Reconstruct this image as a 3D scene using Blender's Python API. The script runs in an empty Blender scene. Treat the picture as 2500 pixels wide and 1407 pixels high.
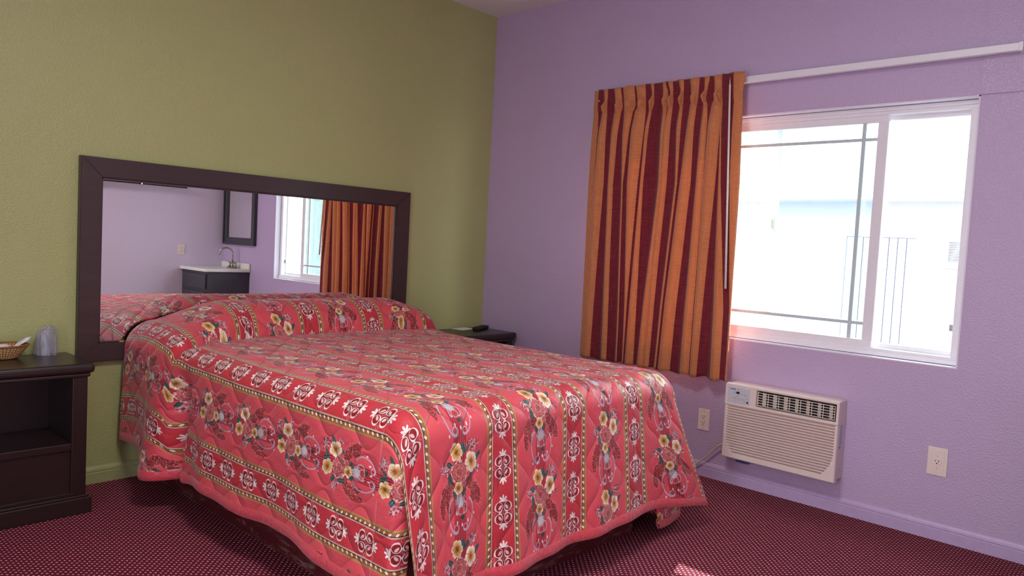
import bpy, bmesh, math, random
from mathutils import Vector, Matrix, noise
PI = math.pi
sc = bpy.context.scene
COL = sc.collection
random.seed(7)

# ------------------------------------------------------------------ camera
cam_d = bpy.data.cameras.new('camera'); cam = bpy.data.objects.new('camera', cam_d); COL.objects.link(cam)
F_PX = 1800.5
cam_d.sensor_width = 36.0; cam_d.lens = F_PX / 2500 * 36.0; cam_d.clip_start = 0.02; cam_d.clip_end = 200
ya, pi_, ro = math.radians(-47.168), math.radians(-3.1972), math.radians(3.0391)
fw = Vector((math.sin(-ya)*math.cos(pi_), math.cos(ya)*math.cos(pi_), math.sin(pi_)))
r0 = Vector((math.cos(ya), math.sin(ya), 0)); u0 = r0.cross(fw)
r2 = math.cos(ro)*r0 + math.sin(ro)*u0; u2 = -math.sin(ro)*r0 + math.cos(ro)*u0
M3 = Matrix((r2, u2, -fw)).transposed()
cam.matrix_world = Matrix.Translation((-3.6003, -3.6036, 1.1736)) @ M3.to_4x4()
sc.camera = cam

# ------------------------------------------------------------------ view, sky, sun, lights
sc.view_settings.view_transform = 'Standard'; sc.view_settings.look = 'None'
sc.view_settings.exposure = 0.12; sc.view_settings.gamma = 1.0; sc.view_settings.use_curve_mapping = False
W = bpy.data.worlds.new('world'); sc.world = W; W.use_nodes = True
bg = W.node_tree.nodes['Background']
bg.inputs['Color'].default_value = (0.90, 0.95, 1.0, 1); bg.inputs['Strength'].default_value = 12.5

def light(name, kind, loc, direction, energy, color=(1, 1, 1), size=(1, 1), **kw):
    d = bpy.data.lights.new(name, kind); d.energy = energy; d.color = color
    if kind == 'AREA':
        d.shape = 'RECTANGLE'; d.size, d.size_y = size
    for k, v in kw.items(): setattr(d, k, v)
    o = bpy.data.objects.new(name, d); COL.objects.link(o); o.location = loc
    o.rotation_euler = Vector(direction).to_track_quat('-Z', 'Y').to_euler()
    return o
light('sun', 'SUN', (4, 1, 4), (-1.09, -0.38, -0.768), 16.0, (1, .95, .88), angle=0.01)
light('ceiling_fill_light', 'AREA', (-2.7, -2.5, 2.66), (0, 0, -1), 32, (1, .96, .90), (.5, .5))  # fill light added to brighten the walls; stands for no known lamp
# light portals: they give off nothing, they only guide the sky light through the window and an added left-wall opening
for nm_, lc_, dr_, sz_ in (('window_portal', (0.155, -1.97, 1.332), (-1, 0, 0), (1.8, 1.14)), ('fill_opening_portal', (-4.75, -3.07, 1.03), (1, 0, 0), (.55, 2.04))):
    pl_ = light(nm_, 'AREA', lc_, dr_, 1.0, size=sz_); pl_.data.cycles.is_portal = True

# ------------------------------------------------------------------ node helpers
def lin(c):
    def f(v):
        v /= 255.0
        return v/12.92 if v <= .04045 else ((v+.055)/1.055)**2.4
    return tuple(f(v) for v in c[:3]) + (1.0,)

class S:
    """node tree wrapper whose sockets can be combined with python arithmetic"""
    def __init__(s, tree): s.t = tree
    def node(s, typ, **kw):
        n = s.t.nodes.new(typ)
        for k, v in kw.items(): setattr(n, k, v)
        return n
    def link(s, a, b): s.t.links.new(a, b)
    def put(s, inp, v):
        if isinstance(v, V): s.t.links.new(v.o, inp)
        elif isinstance(v, (int, float)):
            inp.default_value = v
        else: inp.default_value = v
    def math(s, op, a, b=None, c=None, clamp=False):
        n = s.node('ShaderNodeMath', operation=op); n.use_clamp = clamp
        s.put(n.inputs[0], a)
        if b is not None: s.put(n.inputs[1], b)
        if c is not None: s.put(n.inputs[2], c)
        return V(s, n.outputs[0])
    def vec(s, x, y, z=0.0):
        n = s.node('ShaderNodeCombineXYZ')
        for i, v in enumerate((x, y, z)): s.put(n.inputs[i], v)
        return V(s, n.outputs[0])
    def xyz(s, v):
        n = s.node('ShaderNodeSeparateXYZ'); s.link(v.o, n.inputs[0])
        return [V(s, n.outputs[i]) for i in range(3)]
    def mix(s, f, a, b):
        n = s.node('ShaderNodeMix', data_type='RGBA'); s.put(n.inputs[0], f)
        s.put(n.inputs[6], a); s.put(n.inputs[7], b)
        return V(s, n.outputs[2])
    def step(s, x, a, b):
        """smooth 0..1 as x goes from a to b"""
        n = s.node('ShaderNodeMapRange'); n.interpolation_type = 'SMOOTHSTEP'
        s.put(n.inputs['Value'], x); n.inputs['From Min'].default_value = a; n.inputs['From Max'].default_value = b
        return V(s, n.outputs['Result'])
    def uv(s): n = s.node('ShaderNodeTexCoord'); return V(s, n.outputs['UV'])
    def obj(s): n = s.node('ShaderNodeTexCoord'); return V(s, n.outputs['Object'])
    def noise(s, vec, scale, detail=3, rough=.5, out='Fac'):
        n = s.node('ShaderNodeTexNoise'); s.link(vec.o, n.inputs['Vector'])
        n.inputs['Scale'].default_value = scale; n.inputs['Detail'].default_value = detail; n.inputs['Roughness'].default_value = rough
        return V(s, n.outputs[out])
    def voronoi(s, vec, scale, feature='F1', out='Distance'):
        n = s.node('ShaderNodeTexVoronoi', feature=feature); s.link(vec.o, n.inputs['Vector']); n.inputs['Scale'].default_value = scale
        return V(s, n.outputs[out])
    def map(s, vec, loc=(0, 0, 0), rot=0.0, scale=(1, 1, 1), typ='TEXTURE'):
        n = s.node('ShaderNodeMapping', vector_type=typ); s.link(vec.o, n.inputs[0])
        n.inputs[1].default_value = loc; n.inputs[2].default_value = (0, 0, rot); n.inputs[3].default_value = scale
        return V(s, n.outputs[0])
    def length(s, v):
        n = s.node('ShaderNodeVectorMath', operation='LENGTH'); s.link(v.o, n.inputs[0]); return V(s, n.outputs['Value'])
    def ramp(s, f, stops):
        n = s.node('ShaderNodeValToRGB'); s.put(n.inputs[0], f); e = n.color_ramp.elements
        while len(e) < len(stops): e.new(1.0)
        for i, (p, c) in enumerate(stops): e[i].position = p; e[i].color = c
        return V(s, n.outputs[0])
    def bump(s, h, strength, dist):
        n = s.node('ShaderNodeBump'); s.put(n.inputs['Height'], h)
        n.inputs['Strength'].default_value = strength; n.inputs['Distance'].default_value = dist
        return V(s, n.outputs[0])
class V:
    def __init__(s, S_, o): s.S = S_; s.o = o
    def __add__(s, b): return s.S.math('ADD', s, b)
    def __radd__(s, b): return s.S.math('ADD', s, b)
    def __sub__(s, b): return s.S.math('SUBTRACT', s, b)
    def __rsub__(s, b): return s.S.math('SUBTRACT', b, s)
    def __mul__(s, b): return s.S.math('MULTIPLY', s, b)
    def __rmul__(s, b): return s.S.math('MULTIPLY', s, b)
    def __truediv__(s, b): return s.S.math('DIVIDE', s, b)
    def __abs__(s): return s.S.math('ABSOLUTE', s)
    def lt(s, b): return s.S.math('LESS_THAN', s, b)
    def gt(s, b): return s.S.math('GREATER_THAN', s, b)
    def floor(s): return s.S.math('FLOOR', s)
    def sin(s): return s.S.math('SINE', s)
    def cos(s): return s.S.math('COSINE', s)
    def wrap(s, hi, lo): return s.S.math('WRAP', s, hi, lo)
    def max(s, b): return s.S.math('MAXIMUM', s, b)
    def min(s, b): return s.S.math('MINIMUM', s, b)

def new_mat(name):
    m = bpy.data.materials.new(name); m.use_nodes = True
    s = S(m.node_tree); b = m.node_tree.nodes['Principled BSDF']
    return m, s, b
def setb(s, b, **kw):
    names = dict(color='Base Color', rough='Roughness', metal='Metallic', normal='Normal', spec='Specular IOR Level',
                 sheen='Sheen Weight', sheen_rough='Sheen Roughness', coat='Coat Weight', coat_rough='Coat Roughness', emis='Emission Color', emis_s='Emission Strength', sub='Subsurface Weight', trans='Transmission Weight', ior='IOR', alpha='Alpha')
    for k, v in kw.items(): s.put(b.inputs[names[k]], v)

def plain(name, c, rough=.5, metal=0, spec=.5, var=.06, scale=30, bump=0, bscale=60, coat=0):
    m, s, b = new_mat(name); o = s.obj(); c = lin(c)
    n = s.noise(o, scale, 4, .6)
    dark = tuple(v*(1-var*2) for v in c[:3])+(1,); lite = tuple(min(1, v*(1+var*2)) for v in c[:3])+(1,)
    setb(s, b, color=s.mix(n, dark, lite), rough=rough, metal=metal, spec=spec, coat=coat)
    if bump: setb(s, b, normal=s.bump(s.noise(o, bscale, 3), bump, .002))
    return m

def wall_mat(name, c, rough=.42, bump=.8, smear=False):
    m, s, b = new_mat(name); o = s.obj(); c = lin(c)
    big = s.noise(o, 1.3, 3, .5)
    col = s.mix(big, tuple(v*.94 for v in c[:3])+(1,), tuple(min(1, v*1.06) for v in c[:3])+(1,))
    # tiny scuffs in the paint
    spk = s.step(s.voronoi(o, 7.0), .012, .006)
    col = s.mix(spk*.5, col, lin((215, 215, 210)))
    if smear:   # smear of blue paint on the wall under the air conditioner
        x, y, z = s.xyz(o)
        d = s.length(s.map(s.vec(y, z), (-1.955, .127, 0), -.03, (.06, .011, 1)))
        f = s.step(d + s.noise(o, 60, 3)*1.6, 1.75, 1.35)
        col = s.mix(f, col, lin((72, 92, 150)))
    peel = s.step(s.noise(o, 120, 2.5, .5), .40, .68)
    trowel = s.noise(o, 16, 4, .6)
    setb(s, b, color=col, rough=rough, normal=s.bump(peel*.7 + trowel*.55, bump*.6, .0028), spec=.5)
    return m

M = {}
M['green_wall'] = wall_mat('green_wall_paint', (180, 184, 122), rough=.38)
M['purple_wall'] = wall_mat('purple_wall_paint', (196, 174, 208), rough=.34, smear=True)
M['far_wall'] = wall_mat('far_wall_lit_paint', (222, 210, 234), rough=.45)  # lightened colour stands in for more light falling on this wall
M['ceiling'] = wall_mat('ceiling_paint', (226, 224, 222), rough=.8, bump=.4)
M['reveal'] = wall_mat('reveal_plaster', (232, 226, 242), rough=.6, bump=.3)
M['green_trim'] = plain('green_trim_paint', (176, 178, 124), .4, bump=.15)
M['purple_trim'] = plain('purple_trim_paint', (195, 173, 212), .4, bump=.15)
M['vinyl'] = plain('white_vinyl', (238, 236, 242), .35, var=.02)
M['grid'] = plain('muntin_white', (196, 214, 218), .4, var=.02)
M['plastic'] = plain('almond_plastic', (236, 218, 212), .42, var=.015)
M['cream'] = plain('cream_plastic', (236, 226, 214), .4, var=.015)
M['plate'] = plain('plate_plastic', (240, 224, 216), .35, var=.015)
M['slot'] = plain('slot_black', (18, 16, 18), .6)
M['dark'] = plain('near_black', (30, 28, 28), .7)  # near-black for the remote buttons and the air outlet recess
M['panel'] = plain('panel_grey', (205, 205, 214), .35, var=.02)
M['blue'] = plain('logo_blue', (70, 110, 205), .4)
M['ring'] = plain('print_grey', (160, 160, 170), .5)
M['white'] = plain('white_laminate', (238, 236, 228), .25, var=.02)
M['chrome'] = plain('brushed_nickel', (190, 184, 172), .22, metal=1, var=.03)
M['cord'] = plain('cord_beige', (206, 190, 172), .5)
M['paper'] = plain('white_paper', (236, 238, 240), .6, var=.03)
M['brass'] = plain('orange_clip', (216, 146, 70), .35)
M['outer'] = plain('outside_wall_paint', (148, 142, 162), .8, var=.04)
M['outtrim'] = plain('outside_trim_paint', (178, 174, 184), .7, var=.02)
M['concrete'] = plain('concrete_paving', (150, 148, 146), .9, var=.08, scale=5)
M['room_other'] = M['purple_wall']

def wood(name, c1, c2, rough, axis='x', scuff=False):
    m, s, b = new_mat(name); o = s.obj()
    sc_ = {'x': (3, 40, 40), 'y': (40, 3, 40), 'z': (40, 40, 3)}[axis]
    n = s.noise(s.map(o, scale=sc_, typ='POINT'), 1.0, 5, .65)
    col = s.mix(n, lin(c1), lin(c2)); r = rough
    if scuff:
        x, y, z = s.xyz(o)
        f = s.step(s.noise(s.map(o, scale=(3, 3, 14), typ='POINT'), 4, 6, .75), .50, .66)*s.step(z, .11, .04)
        col = s.mix(f*.55, col, lin((165, 130, 128)))
    setb(s, b, color=col, rough=r, normal=s.bump(n, .12, .002), coat=.15, coat_rough=.2)
    return m
M['espresso'] = wood('espresso_wood', (28, 18, 18), (50, 32, 31), .33, 'x')
M['espresso_v'] = wood('espresso_wood_upright', (28, 18, 18), (48, 31, 31), .33, 'z')
M['frame_wood'] = wood('mirror_frame_wood', (54, 40, 40), (76, 56, 54), .42, 'x')
M['plinth'] = wood('bed_plinth_wood', (72, 22, 26), (102, 36, 40), .3, 'x', scuff=True)
M['cab'] = wood('cabinet_dark_wood', (42, 42, 48), (66, 66, 72), .35, 'z')
M['board'] = plain('divider_board', (230, 222, 212), .8)

# mirror silvering
m, s, b = new_mat('mirror_glass'); n_ = s.noise(s.obj(), 3, 3)
setb(s, b, color=(.96, .97, .97, 1), rough=s.step(n_, .0, 1.0)*.004, metal=1.0); M['mirror'] = m

# window glass: clear with fresnel sheen
def glass(name, tint):
    m = bpy.data.materials.new(name); m.use_nodes = True; t = m.node_tree; t.nodes.clear(); s = S(t)
    tr = s.node('ShaderNodeBsdfTransparent'); tr.inputs[0].default_value = tint
    gl = s.node('ShaderNodeBsdfGlossy'); gl.inputs['Roughness'].default_value = .02
    lw = s.node('ShaderNodeFresnel'); lw.inputs['IOR'].default_value = 1.45
    sm = s.noise(s.obj(), 4, 3)
    fac = V(s, lw.outputs[0])*.8 + sm*.01
    mx = s.node('ShaderNodeMixShader'); s.put(mx.inputs[0], fac); s.link(tr.outputs[0], mx.inputs[1]); s.link(gl.outputs[0], mx.inputs[2])
    out = s.node('ShaderNodeOutputMaterial'); s.link(mx.outputs[0], out.inputs[0])
    return m
M['glass'] = glass('window_glass', (.90, .97, .96, 1))

# thin plastic film around the cups
def film():
    m = bpy.data.materials.new('clear_film'); m.use_nodes = True; t = m.node_tree; t.nodes.clear(); s = S(t)
    tr = s.node('ShaderNodeBsdfTransparent'); tr.inputs[0].default_value = (.95, .95, .98, 1)
    pb = s.node('ShaderNodeBsdfPrincipled'); pb.inputs['Base Color'].default_value = lin((205, 205, 222)); pb.inputs['Roughness'].default_value = .25
    o = s.obj()
    streak = s.noise(s.map(o, scale=(60, 60, 9), typ='POINT'), 1.0, 3, .6)
    s.put(pb.inputs['Normal'], s.bump(streak, .6, .004))
    mx = s.node('ShaderNodeMixShader'); s.put(mx.inputs[0], s.step(streak, .35, .8)*.55 + .10)
    s.link(tr.outputs[0], mx.inputs[1]); s.link(pb.outputs[0], mx.inputs[2])
    out = s.node('ShaderNodeOutputMaterial'); s.link(mx.outputs[0], out.inputs[0])
    return m
M['film'] = film()

# ------------------------------------------------------------------ carpet
def carpet():
    m, s, b = new_mat('speckled_maroon_carpet'); o = s.obj(); x, y, z = s.xyz(o)
    wob = s.noise(o, 55, 2, .5)
    px, py = .0242, .0121
    row = (y/py).floor()
    odd = row.wrap(2.0, 0.0)
    cx = (x/px + odd*.5 + wob*.12).wrap(.5, -.5)
    cy = (y/py).wrap(1.0, 0.0) - .5 + (wob-.5)*.2
    d = (s.noise(o, 160, 2)-.5)*.9 + s.length(s.map(s.vec(cx, cy), (0, 0, 0), .06, (.125, .29, 1)))
    dot = s.step(d, 1.30, .80)
    fib = s.noise(o, 420, 3, .7)
    cell = s.noise(s.vec((x/px).floor(), row), .9, 2)
    base = s.mix(fib, lin((78, 16, 32)), lin((140, 44, 68)))
    dots = s.mix(cell, lin((214, 184, 172)), lin((236, 232, 226)))
    col = s.mix(dot*.9, base, dots)
    col = s.mix(s.noise(o, 2.2, 4)*.2, col, lin((70, 10, 26)))
    setb(s, b, color=col, rough=.95, spec=.08, normal=s.bump(fib*.5 + dot, .5, .003))
    return m
M['carpet'] = carpet()

# ------------------------------------------------------------------ bedspread print
WHITE, CREAM = lin((238, 226, 220)), lin((232, 206, 160))
def bedspread():
    m, s, b = new_mat('floral_stripe_bedspread')
    uv = s.uv(); u, v, _ = s.xyz(uv)
    P, T = .363, .283
    FIELD, BAND = lin((222, 84, 94)), lin((198, 56, 66))
    RED1, RED2 = lin((128, 20, 30)), lin((160, 34, 44))
    cs = (u + P/2).wrap(P, 0.0) - P/2            # across, from the band centre
    ay = abs(cs)
    col = s.mix(s.step(ay, .058, .055), FIELD, BAND)
    over = lambda f, c: s.mix(f, col, c)
    # ---------- medallions in the band
    mt = (v + .07075).wrap(.1415, 0.0) - .07075
    ax, am = ay, abs(mt)
    q = s.vec(ax, am)
    def ell(vec, cx, cy, rx, ry, rot=0.0): return s.length(s.map(vec, (cx, cy, 0), rot, (rx, ry, 1)))
    def disc(d, soft=.12): return s.step(d, 1+soft, 1-soft)
    def ring(d, w, soft=.06): return s.step(abs(d - 1.0), w+soft, w)
    col = over(disc(ell(q, .008, .016, .020, .022))*.85, RED1)
    mp = s.map(q, (.0170, .0175, 0), .0, (.0140, .0155, 1)); ex, ey, _ = s.xyz(mp); d = s.length(mp)
    th = s.step(ex*.8 - ey*.9, -.9, 1.1)*.15 + .015
    col = over(s.step(abs(d - 1.0) - th, .07, .0)*s.step(ex*.5 - ey, 1.12, .95), WHITE)
    col = over(disc(ell(q, .0125, .0165, .0045, .0085, .7)), lin((232, 190, 184)))
    # acanthus crowns: a fan of seven lobes
    fl = s.map(q, (0, .033, 0)); fx, fy, _ = s.xyz(fl)
    ang = s.math('ARCTAN2', fx, fy); rr = s.length(fl)
    lobes = abs((ang*4.4).cos())*(.014 - ang*ang*.0030) + .0085
    crown = s.step(rr - lobes, .0008, -.0006)*s.step(ang, 1.55, 1.4)
    col = over(crown, WHITE)
    col = over(ring(ell(q, .036, .0, .0055, .0055), .14, .08)*.6, lin((214, 150, 150)))
    col = over(disc((ax+am)/.0095)*s.step(s.voronoi(uv, 420.), .6, .3), lin((222, 132, 138)))
    # ---------- rope borders
    r = ay - .0545
    inr = s.step(r, -.0122, -.0117)*s.step(r, .0122, .0117)
    col = over(inr, lin((164, 104, 50)))
    col = over(s.step(r, -.0122, -.0117)*s.step(r, -.0080, -.0085), lin((236, 214, 188)))
    col = over(s.step(abs(r + .0101), .0009, .0004)*.8, lin((130, 96, 92)))
    col = over(s.step(r, -.0084, -.0078)*s.step(r, -.0040, -.0052), lin((84, 40, 34)))
    tick = (v + r*1.1).wrap(.0225, 0.0)
    tk = s.length(s.vec((tick - .0112)/.0086, (r + .0013 - (tick-.0112)*.45)/.0025))
    col = over(s.step(tk, 1.15, .8), lin((242, 232, 226)))
    col = over(s.step(r, .0060, .0066)*s.step(r, .0122, .0117), lin((214, 172, 112)))
    tw = (v*1.0 + r*.9).wrap(.0056, 0.0)
    col = over(s.step(r, .0060, .0066)*s.step(r, .0120, .0115)*s.step(abs(tw-.0028), .0016, .0008)*.85, lin((104, 58, 30)))
    # ---------- bouquets, every other column shifted by half a repeat
    idx = (u/P).floor(); X = u - (idx + .5)*P
    Y0 = idx.wrap(2.0, 0.0)*(-T/2) - v - .02
    Y = (Y0 + .195).wrap(T, 0.0) - .195
    b2 = s.vec(X, Y)
    speck = s.noise(uv, 260, 3, .7)
    edge = s.noise(uv, 130, 2, .6)
    soft = s.noise(uv, 150, 3, .6)
    # strings (dark red vertical lines between the bouquets)
    st = s.step(abs((X + .004).wrap(.0074, 0.0) - .0037), .0019, .0012)*s.step(abs(X), .0245, .0225)
    col = over(s.step(abs(X), .026, .022)*.35, lin((150, 24, 40)))
    col = over(st*.9, lin((132, 14, 32)))
    # dark red plumes
    plume_col = s.ramp(speck*.6 + soft*.4, [(.36, lin((104, 20, 28))), (.48, lin((140, 38, 42))), (.56, lin((170, 72, 72))), (.62, lin((236, 196, 186)))])
    for (cx, cy, rx, ry, rot) in ((-.056, -.060, .019, .034, -.45), (-.073, -.098, .010, .032, .05), (-.050, -.098, .008, .022, .3), (.044, -.046, .016, .034, .95), (.070, -.078, .014, .034, .35), (.052, -.084, .009, .020, .1), (-.036, -.036, .014, .018, .6)):
        d = ell(b2, cx, cy, rx, ry, rot) + (edge - .5)*1.3
        col = over(s.step(d, 1.08, .92)*.95, plume_col)
        col = over(s.step(abs(d - 1.16), .05, .01)*.65, lin((236, 168, 160)))
    # curls of the lyre
    GREY = lin((190, 182, 198))
    for (cx, cy, rx, ry, rot, hx, hy) in ((-.022, -.128, .024, .052, .12, -1, -.2), (.028, -.132, .024, .046, -.15, 1, -.2), (-.016, -.166, .010, .010, 0, 0, 0),
                                  (.016, -.110, .012, .017, 0, 0, 0), (.022, -.168, .009, .009, 0, 0, 0), (0, -.086, .010, .024, .2, 0, 0), (-.008, -.108, .006, .018, -.3, 0, 0)):
        mp = s.map(b2, (cx, cy, 0), rot, (rx, ry, 1)); d = s.length(mp)
        f = s.step(abs(d-1.0), .14*.011/min(rx, ry)+.05, .06*.011/min(rx, ry))
        if hx:
            ex, ey, _ = s.xyz(mp); f = f*s.step(ex*hx + ey*hy, -.25, -.05)
        col = over(f*.95, GREY)
    d = ell(b2, .0, -.090, .020, .022, .2) + (speck-.5)*3.4
    col = over(s.step(d, .9, .7)*.9, lin((196, 200, 204)))
    d = ell(b2, .004, -.118, .014, .013, .4)
    col = over(disc(d), s.ramp(d + (speck-.5)*1.2, [(0, lin((120, 20, 32))), (.35, lin((206, 80, 84))), (.6, lin((150, 30, 42))), (.9, lin((230, 150, 144)))]))
    col = over(s.step(ell(b2, .010, -.138, .009, .008) + (speck-.5)*2.2, 1., .8), lin((52, 70, 74)))
    # drops and sprigs
    for (cx, cy, rx, ry) in ((-.012, -.150, .0026, .005), (.008, -.160, .0028, .0055), (.033, -.152, .0028, .006), (-.050, -.004, .0026, .0055), (.058, -.136, .0024, .0045), (-.040, -.178, .0026, .005)):
        col = over(disc(ell(b2, cx, cy, rx, ry), .25), lin((248, 226, 218)))
    for (cx, cy, r_) in ((.054, .072, .021), (-.060, .012, .016), (.072, -.004, .012)):
        d = ell(b2, cx, cy, r_, r_*1.25, .5)
        col = over(s.step(d + (speck-.5)*3.4, .95, .75)*.95, s.mix(s.step(edge, .42, .55), lin((140, 24, 40)), lin((216, 176, 180))))
    # leaves
    TEAL = [(0, lin((116, 156, 144))), (.14, lin((58, 88, 86))), (.55, lin((36, 62, 66))), (.85, lin((84, 118, 112))), (1, lin((156, 168, 152)))]
    for (cx, cy, rx, ry, rot) in ((.012, .064, .0115, .019, .25), (.072, .034, .0085, .018, -.75), (-.041, .022, .0105, .014, .9), (-.040, -.018, .0090, .020, .15),
                                  (-.022, -.066, .007, .014, .5), (.017, -.066, .008, .014, -.7), (.046, -.016, .007, .012, -.4), (.030, .062, .007, .012, -.5)):
        mp = s.map(b2, (cx, cy, 0), rot, (rx, ry, 1)); ex, ey, _ = s.xyz(mp)
        d = abs(ex)*.22 + s.length(mp)*.95 + abs(ey)*.05        # pointed oval
        vein = s.step(abs((ey*3.0 + abs(ex)*1.6).wrap(1.0, 0.0) - .5), .12, .02)*.25
        col = over(s.step(d, 1.04, .92), s.ramp(abs(ex)*1.1 + (speck-.5)*.7 + vein, TEAL))
    # flowers
    def flower(cx, cy, r_, n, rot, stops, sx=1.0, twist=0.0, amp=.18, nz=.45):
        nonlocal col
        mp = s.map(b2, (cx, cy, 0), rot, (r_*sx, r_, 1)); ex, ey, _ = s.xyz(mp)
        a = s.math('ARCTAN2', ey, ex); d = s.length(mp)
        pet = abs((a*(n/2.0) + d*twist).sin())
        dd = d/(pet*amp + (1-amp)) + (edge - .5)*.35
        ray = abs((a*(n*1.5) + d*2).sin())
        shade = dd*.90 - s.step(pet, .30, .0)*.34 + (soft-.5)*nz - ray*.12 + .06
        col = s.mix(s.step(dd, 1.04, .96), col, s.ramp(shade, stops))
    CR = [(0, lin((96, 66, 34))), (.16, lin((160, 104, 44))), (.36, lin((208, 152, 78))), (.58, lin((228, 186, 120))), (.78, lin((244, 220, 176))), (.93, lin((250, 242, 224))), (1, lin((196, 140, 96)))]
    CR2 = [(0, lin((120, 66, 40))), (.16, lin((182, 116, 60))), (.40, lin((226, 176, 112))), (.64, lin((248, 222, 184))), (.9, lin((252, 244, 230))), (1, lin((206, 150, 118)))]
    RO = [(0, lin((96, 16, 26))), (.12, lin((232, 120, 116))), (.22, lin((120, 18, 30))), (.34, lin((246, 166, 156))), (.44, lin((140, 24, 38))), (.58, lin((240, 134, 130))), (.68, lin((134, 24, 36))), (.86, lin((252, 206, 196))), (.96, lin((244, 180, 172))), (1, lin((120, 20, 32)))]
    flower(-.014, .056, .0300, 6, .4, CR, sx=.82)
    flower(.046, .020, .0330, 5, .2, CR2, sx=.74)
    flower(-.002, -.004, .0370, 5, .9, RO, sx=.94, twist=3.2, nz=.30)
    flower(-.006, -.050, .0190, 5, .1, CR)
    flower(.016, -.040, .010, 4, .5, RO)
    # ---------- quilting
    k = .075; A = .030
    w = (v*(2*PI/.19)).sin()*A
    e = abs((u - w).wrap(k, -k)); od = abs((u + w + k).wrap(k, -k))
    qd = e.min(od)
    col = s.mix(s.step(qd, .0012, .0004)*.3, col, lin((150, 30, 46)))
    puff = s.math('POWER', s.math('MINIMUM', qd*(1/.034), 1.0), .45)
    wr = s.noise(s.map(uv, scale=(1, .6, 1), typ='POINT'), 26, 4, .6)
    fine = s.noise(uv, 900, 2)
    setb(s, b, color=col, rough=.5, spec=.32, sheen=.24, sheen_rough=.35,
         normal=s.bump(puff*1.0 + wr*.5 + fine*.02, .7, .011))
    b.inputs['Sheen Tint'].default_value = (1, .85, .9, 1)
    return m
M['spread'] = bedspread()
def binding_mat():
    m, s, b = new_mat('red_satin_binding'); uv = s.uv()
    n = s.noise(s.map(uv, scale=(55, 6, 1), typ='POINT'), 1.0, 3, .6)
    setb(s, b, color=s.mix(n, lin((200, 58, 72)), lin((232, 84, 96))), rough=.42, sheen=.25, normal=s.bump(n, .8, .008))
    return m
M['binding'] = binding_mat()

# ------------------------------------------------------------------ curtain cloth
def curtain_mat():
    m = bpy.data.materials.new('striped_curtain_cloth'); m.use_nodes = True; s = S(m.node_tree)
    b = m.node_tree.nodes['Principled BSDF']; out = m.node_tree.nodes['Material Output']
    u, v, _ = s.xyz(s.uv()); o = s.obj()
    par = u.floor().wrap(2.0, 0.0)
    thr = s.noise(s.map(o, scale=(8, 20, 260), typ='POINT'), 1.0, 4, .65)
    thr2 = s.noise(s.map(o, scale=(60, 260, 12), typ='POINT'), 1.0, 3, .6)
    t = thr*.45 + thr2*.3 + .125
    org = s.mix(s.step(t, .3, .7), lin((196, 112, 70)), lin((226, 154, 104)))
    mar = s.mix(s.step(t, .3, .7), lin((90, 26, 38)), lin((150, 50, 62)))
    col = s.mix(par, org, mar)
    setb(s, b, color=col, rough=.85, spec=.2, sheen=.3, normal=s.bump(t, .2, .0015))
    tl = s.node('ShaderNodeBsdfTranslucent'); s.put(tl.inputs[0], col)
    mx = s.node('ShaderNodeMixShader'); mx.inputs[0].default_value = .13
    s.link(b.outputs[0], mx.inputs[1]); s.link(tl.outputs[0], mx.inputs[2]); s.link(mx.outputs[0], out.inputs[0])
    return m
M['curtain'] = curtain_mat()

def wicker():
    m, s, b = new_mat('woven_wicker'); uv = s.uv(); u, v, _ = s.xyz(uv)
    row = (v*9).floor(); ph = row.wrap(2.0, 0.0)*PI
    h = abs((u*2*PI*22 + ph).sin()) * abs((v*9*PI).sin())
    n = s.noise(uv, 40, 3)
    setb(s, b, color=s.mix(s.step(h + n*.4, .15, .9), lin((150, 92, 44)), lin((232, 190, 128))), rough=.6, normal=s.bump(h, .9, .003))
    return m
M['wicker'] = wicker()

# ------------------------------------------------------------------ mesh helpers
def tag(o, label=None, cat=None, group=None, kind=None):
    if label: o['label'] = label
    if cat: o['category'] = cat
    if group: o['group'] = group
    if kind: o['kind'] = kind
    return o
def thing(name, label, cat, loc=(0, 0, 0), rotz=0, group=None):
    o = bpy.data.objects.new(name, None); COL.objects.link(o); o.location = loc; o.rotation_euler = (0, 0, rotz)
    o.empty_display_size = .1
    return tag(o, label, cat, group)
def obj(name, bm, mat, parent=None, smooth=False, label=None):
    me = bpy.data.meshes.new(name); bm.normal_update(); bm.to_mesh(me); bm.free()
    for mt_ in (mat if isinstance(mat, (list, tuple)) else [mat]): me.materials.append(mt_)
    if smooth:
        for p in me.polygons: p.use_smooth = True
    o = bpy.data.objects.new(name, me); COL.objects.link(o)
    if parent is not None:
        o.parent = parent; o.matrix_parent_inverse = parent_inv(parent)
    if label: o['label'] = label
    return o
def parent_inv(p):
    m = Matrix.Translation(p.location) @ p.rotation_euler.to_matrix().to_4x4()
    q = p
    while q.parent is not None: q = q.parent
    if q is not p:
        return Matrix.Identity(4)
    return m.inverted()
def struct(name, bm, mat, parent=None, smooth=False):
    o = obj(name, bm, mat, parent, smooth)
    if parent is None: o['kind'] = 'structure'
    return o
def box(bm, x0, x1, y0, y1, z0, z1, bev=0, seg=2, mi=0):
    r = bmesh.ops.create_cube(bm, size=1.0)
    vs = r['verts']
    for v_ in vs:
        v_.co = Vector(((x0+x1)/2 + v_.co.x*(x1-x0), (y0+y1)/2 + v_.co.y*(y1-y0), (z0+z1)/2 + v_.co.z*(z1-z0)))
    fs = list({f for v_ in vs for f in v_.link_faces})
    for f in fs: f.material_index = mi
    if bev:
        es = list({e for v_ in vs for e in v_.link_edges})
        r2_ = bmesh.ops.bevel(bm, geom=es, offset=bev, segments=seg, profile=.5, affect='EDGES')
        for f in r2_['faces']: f.material_index = mi
    return bm
def nb(): return bmesh.new()
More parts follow.
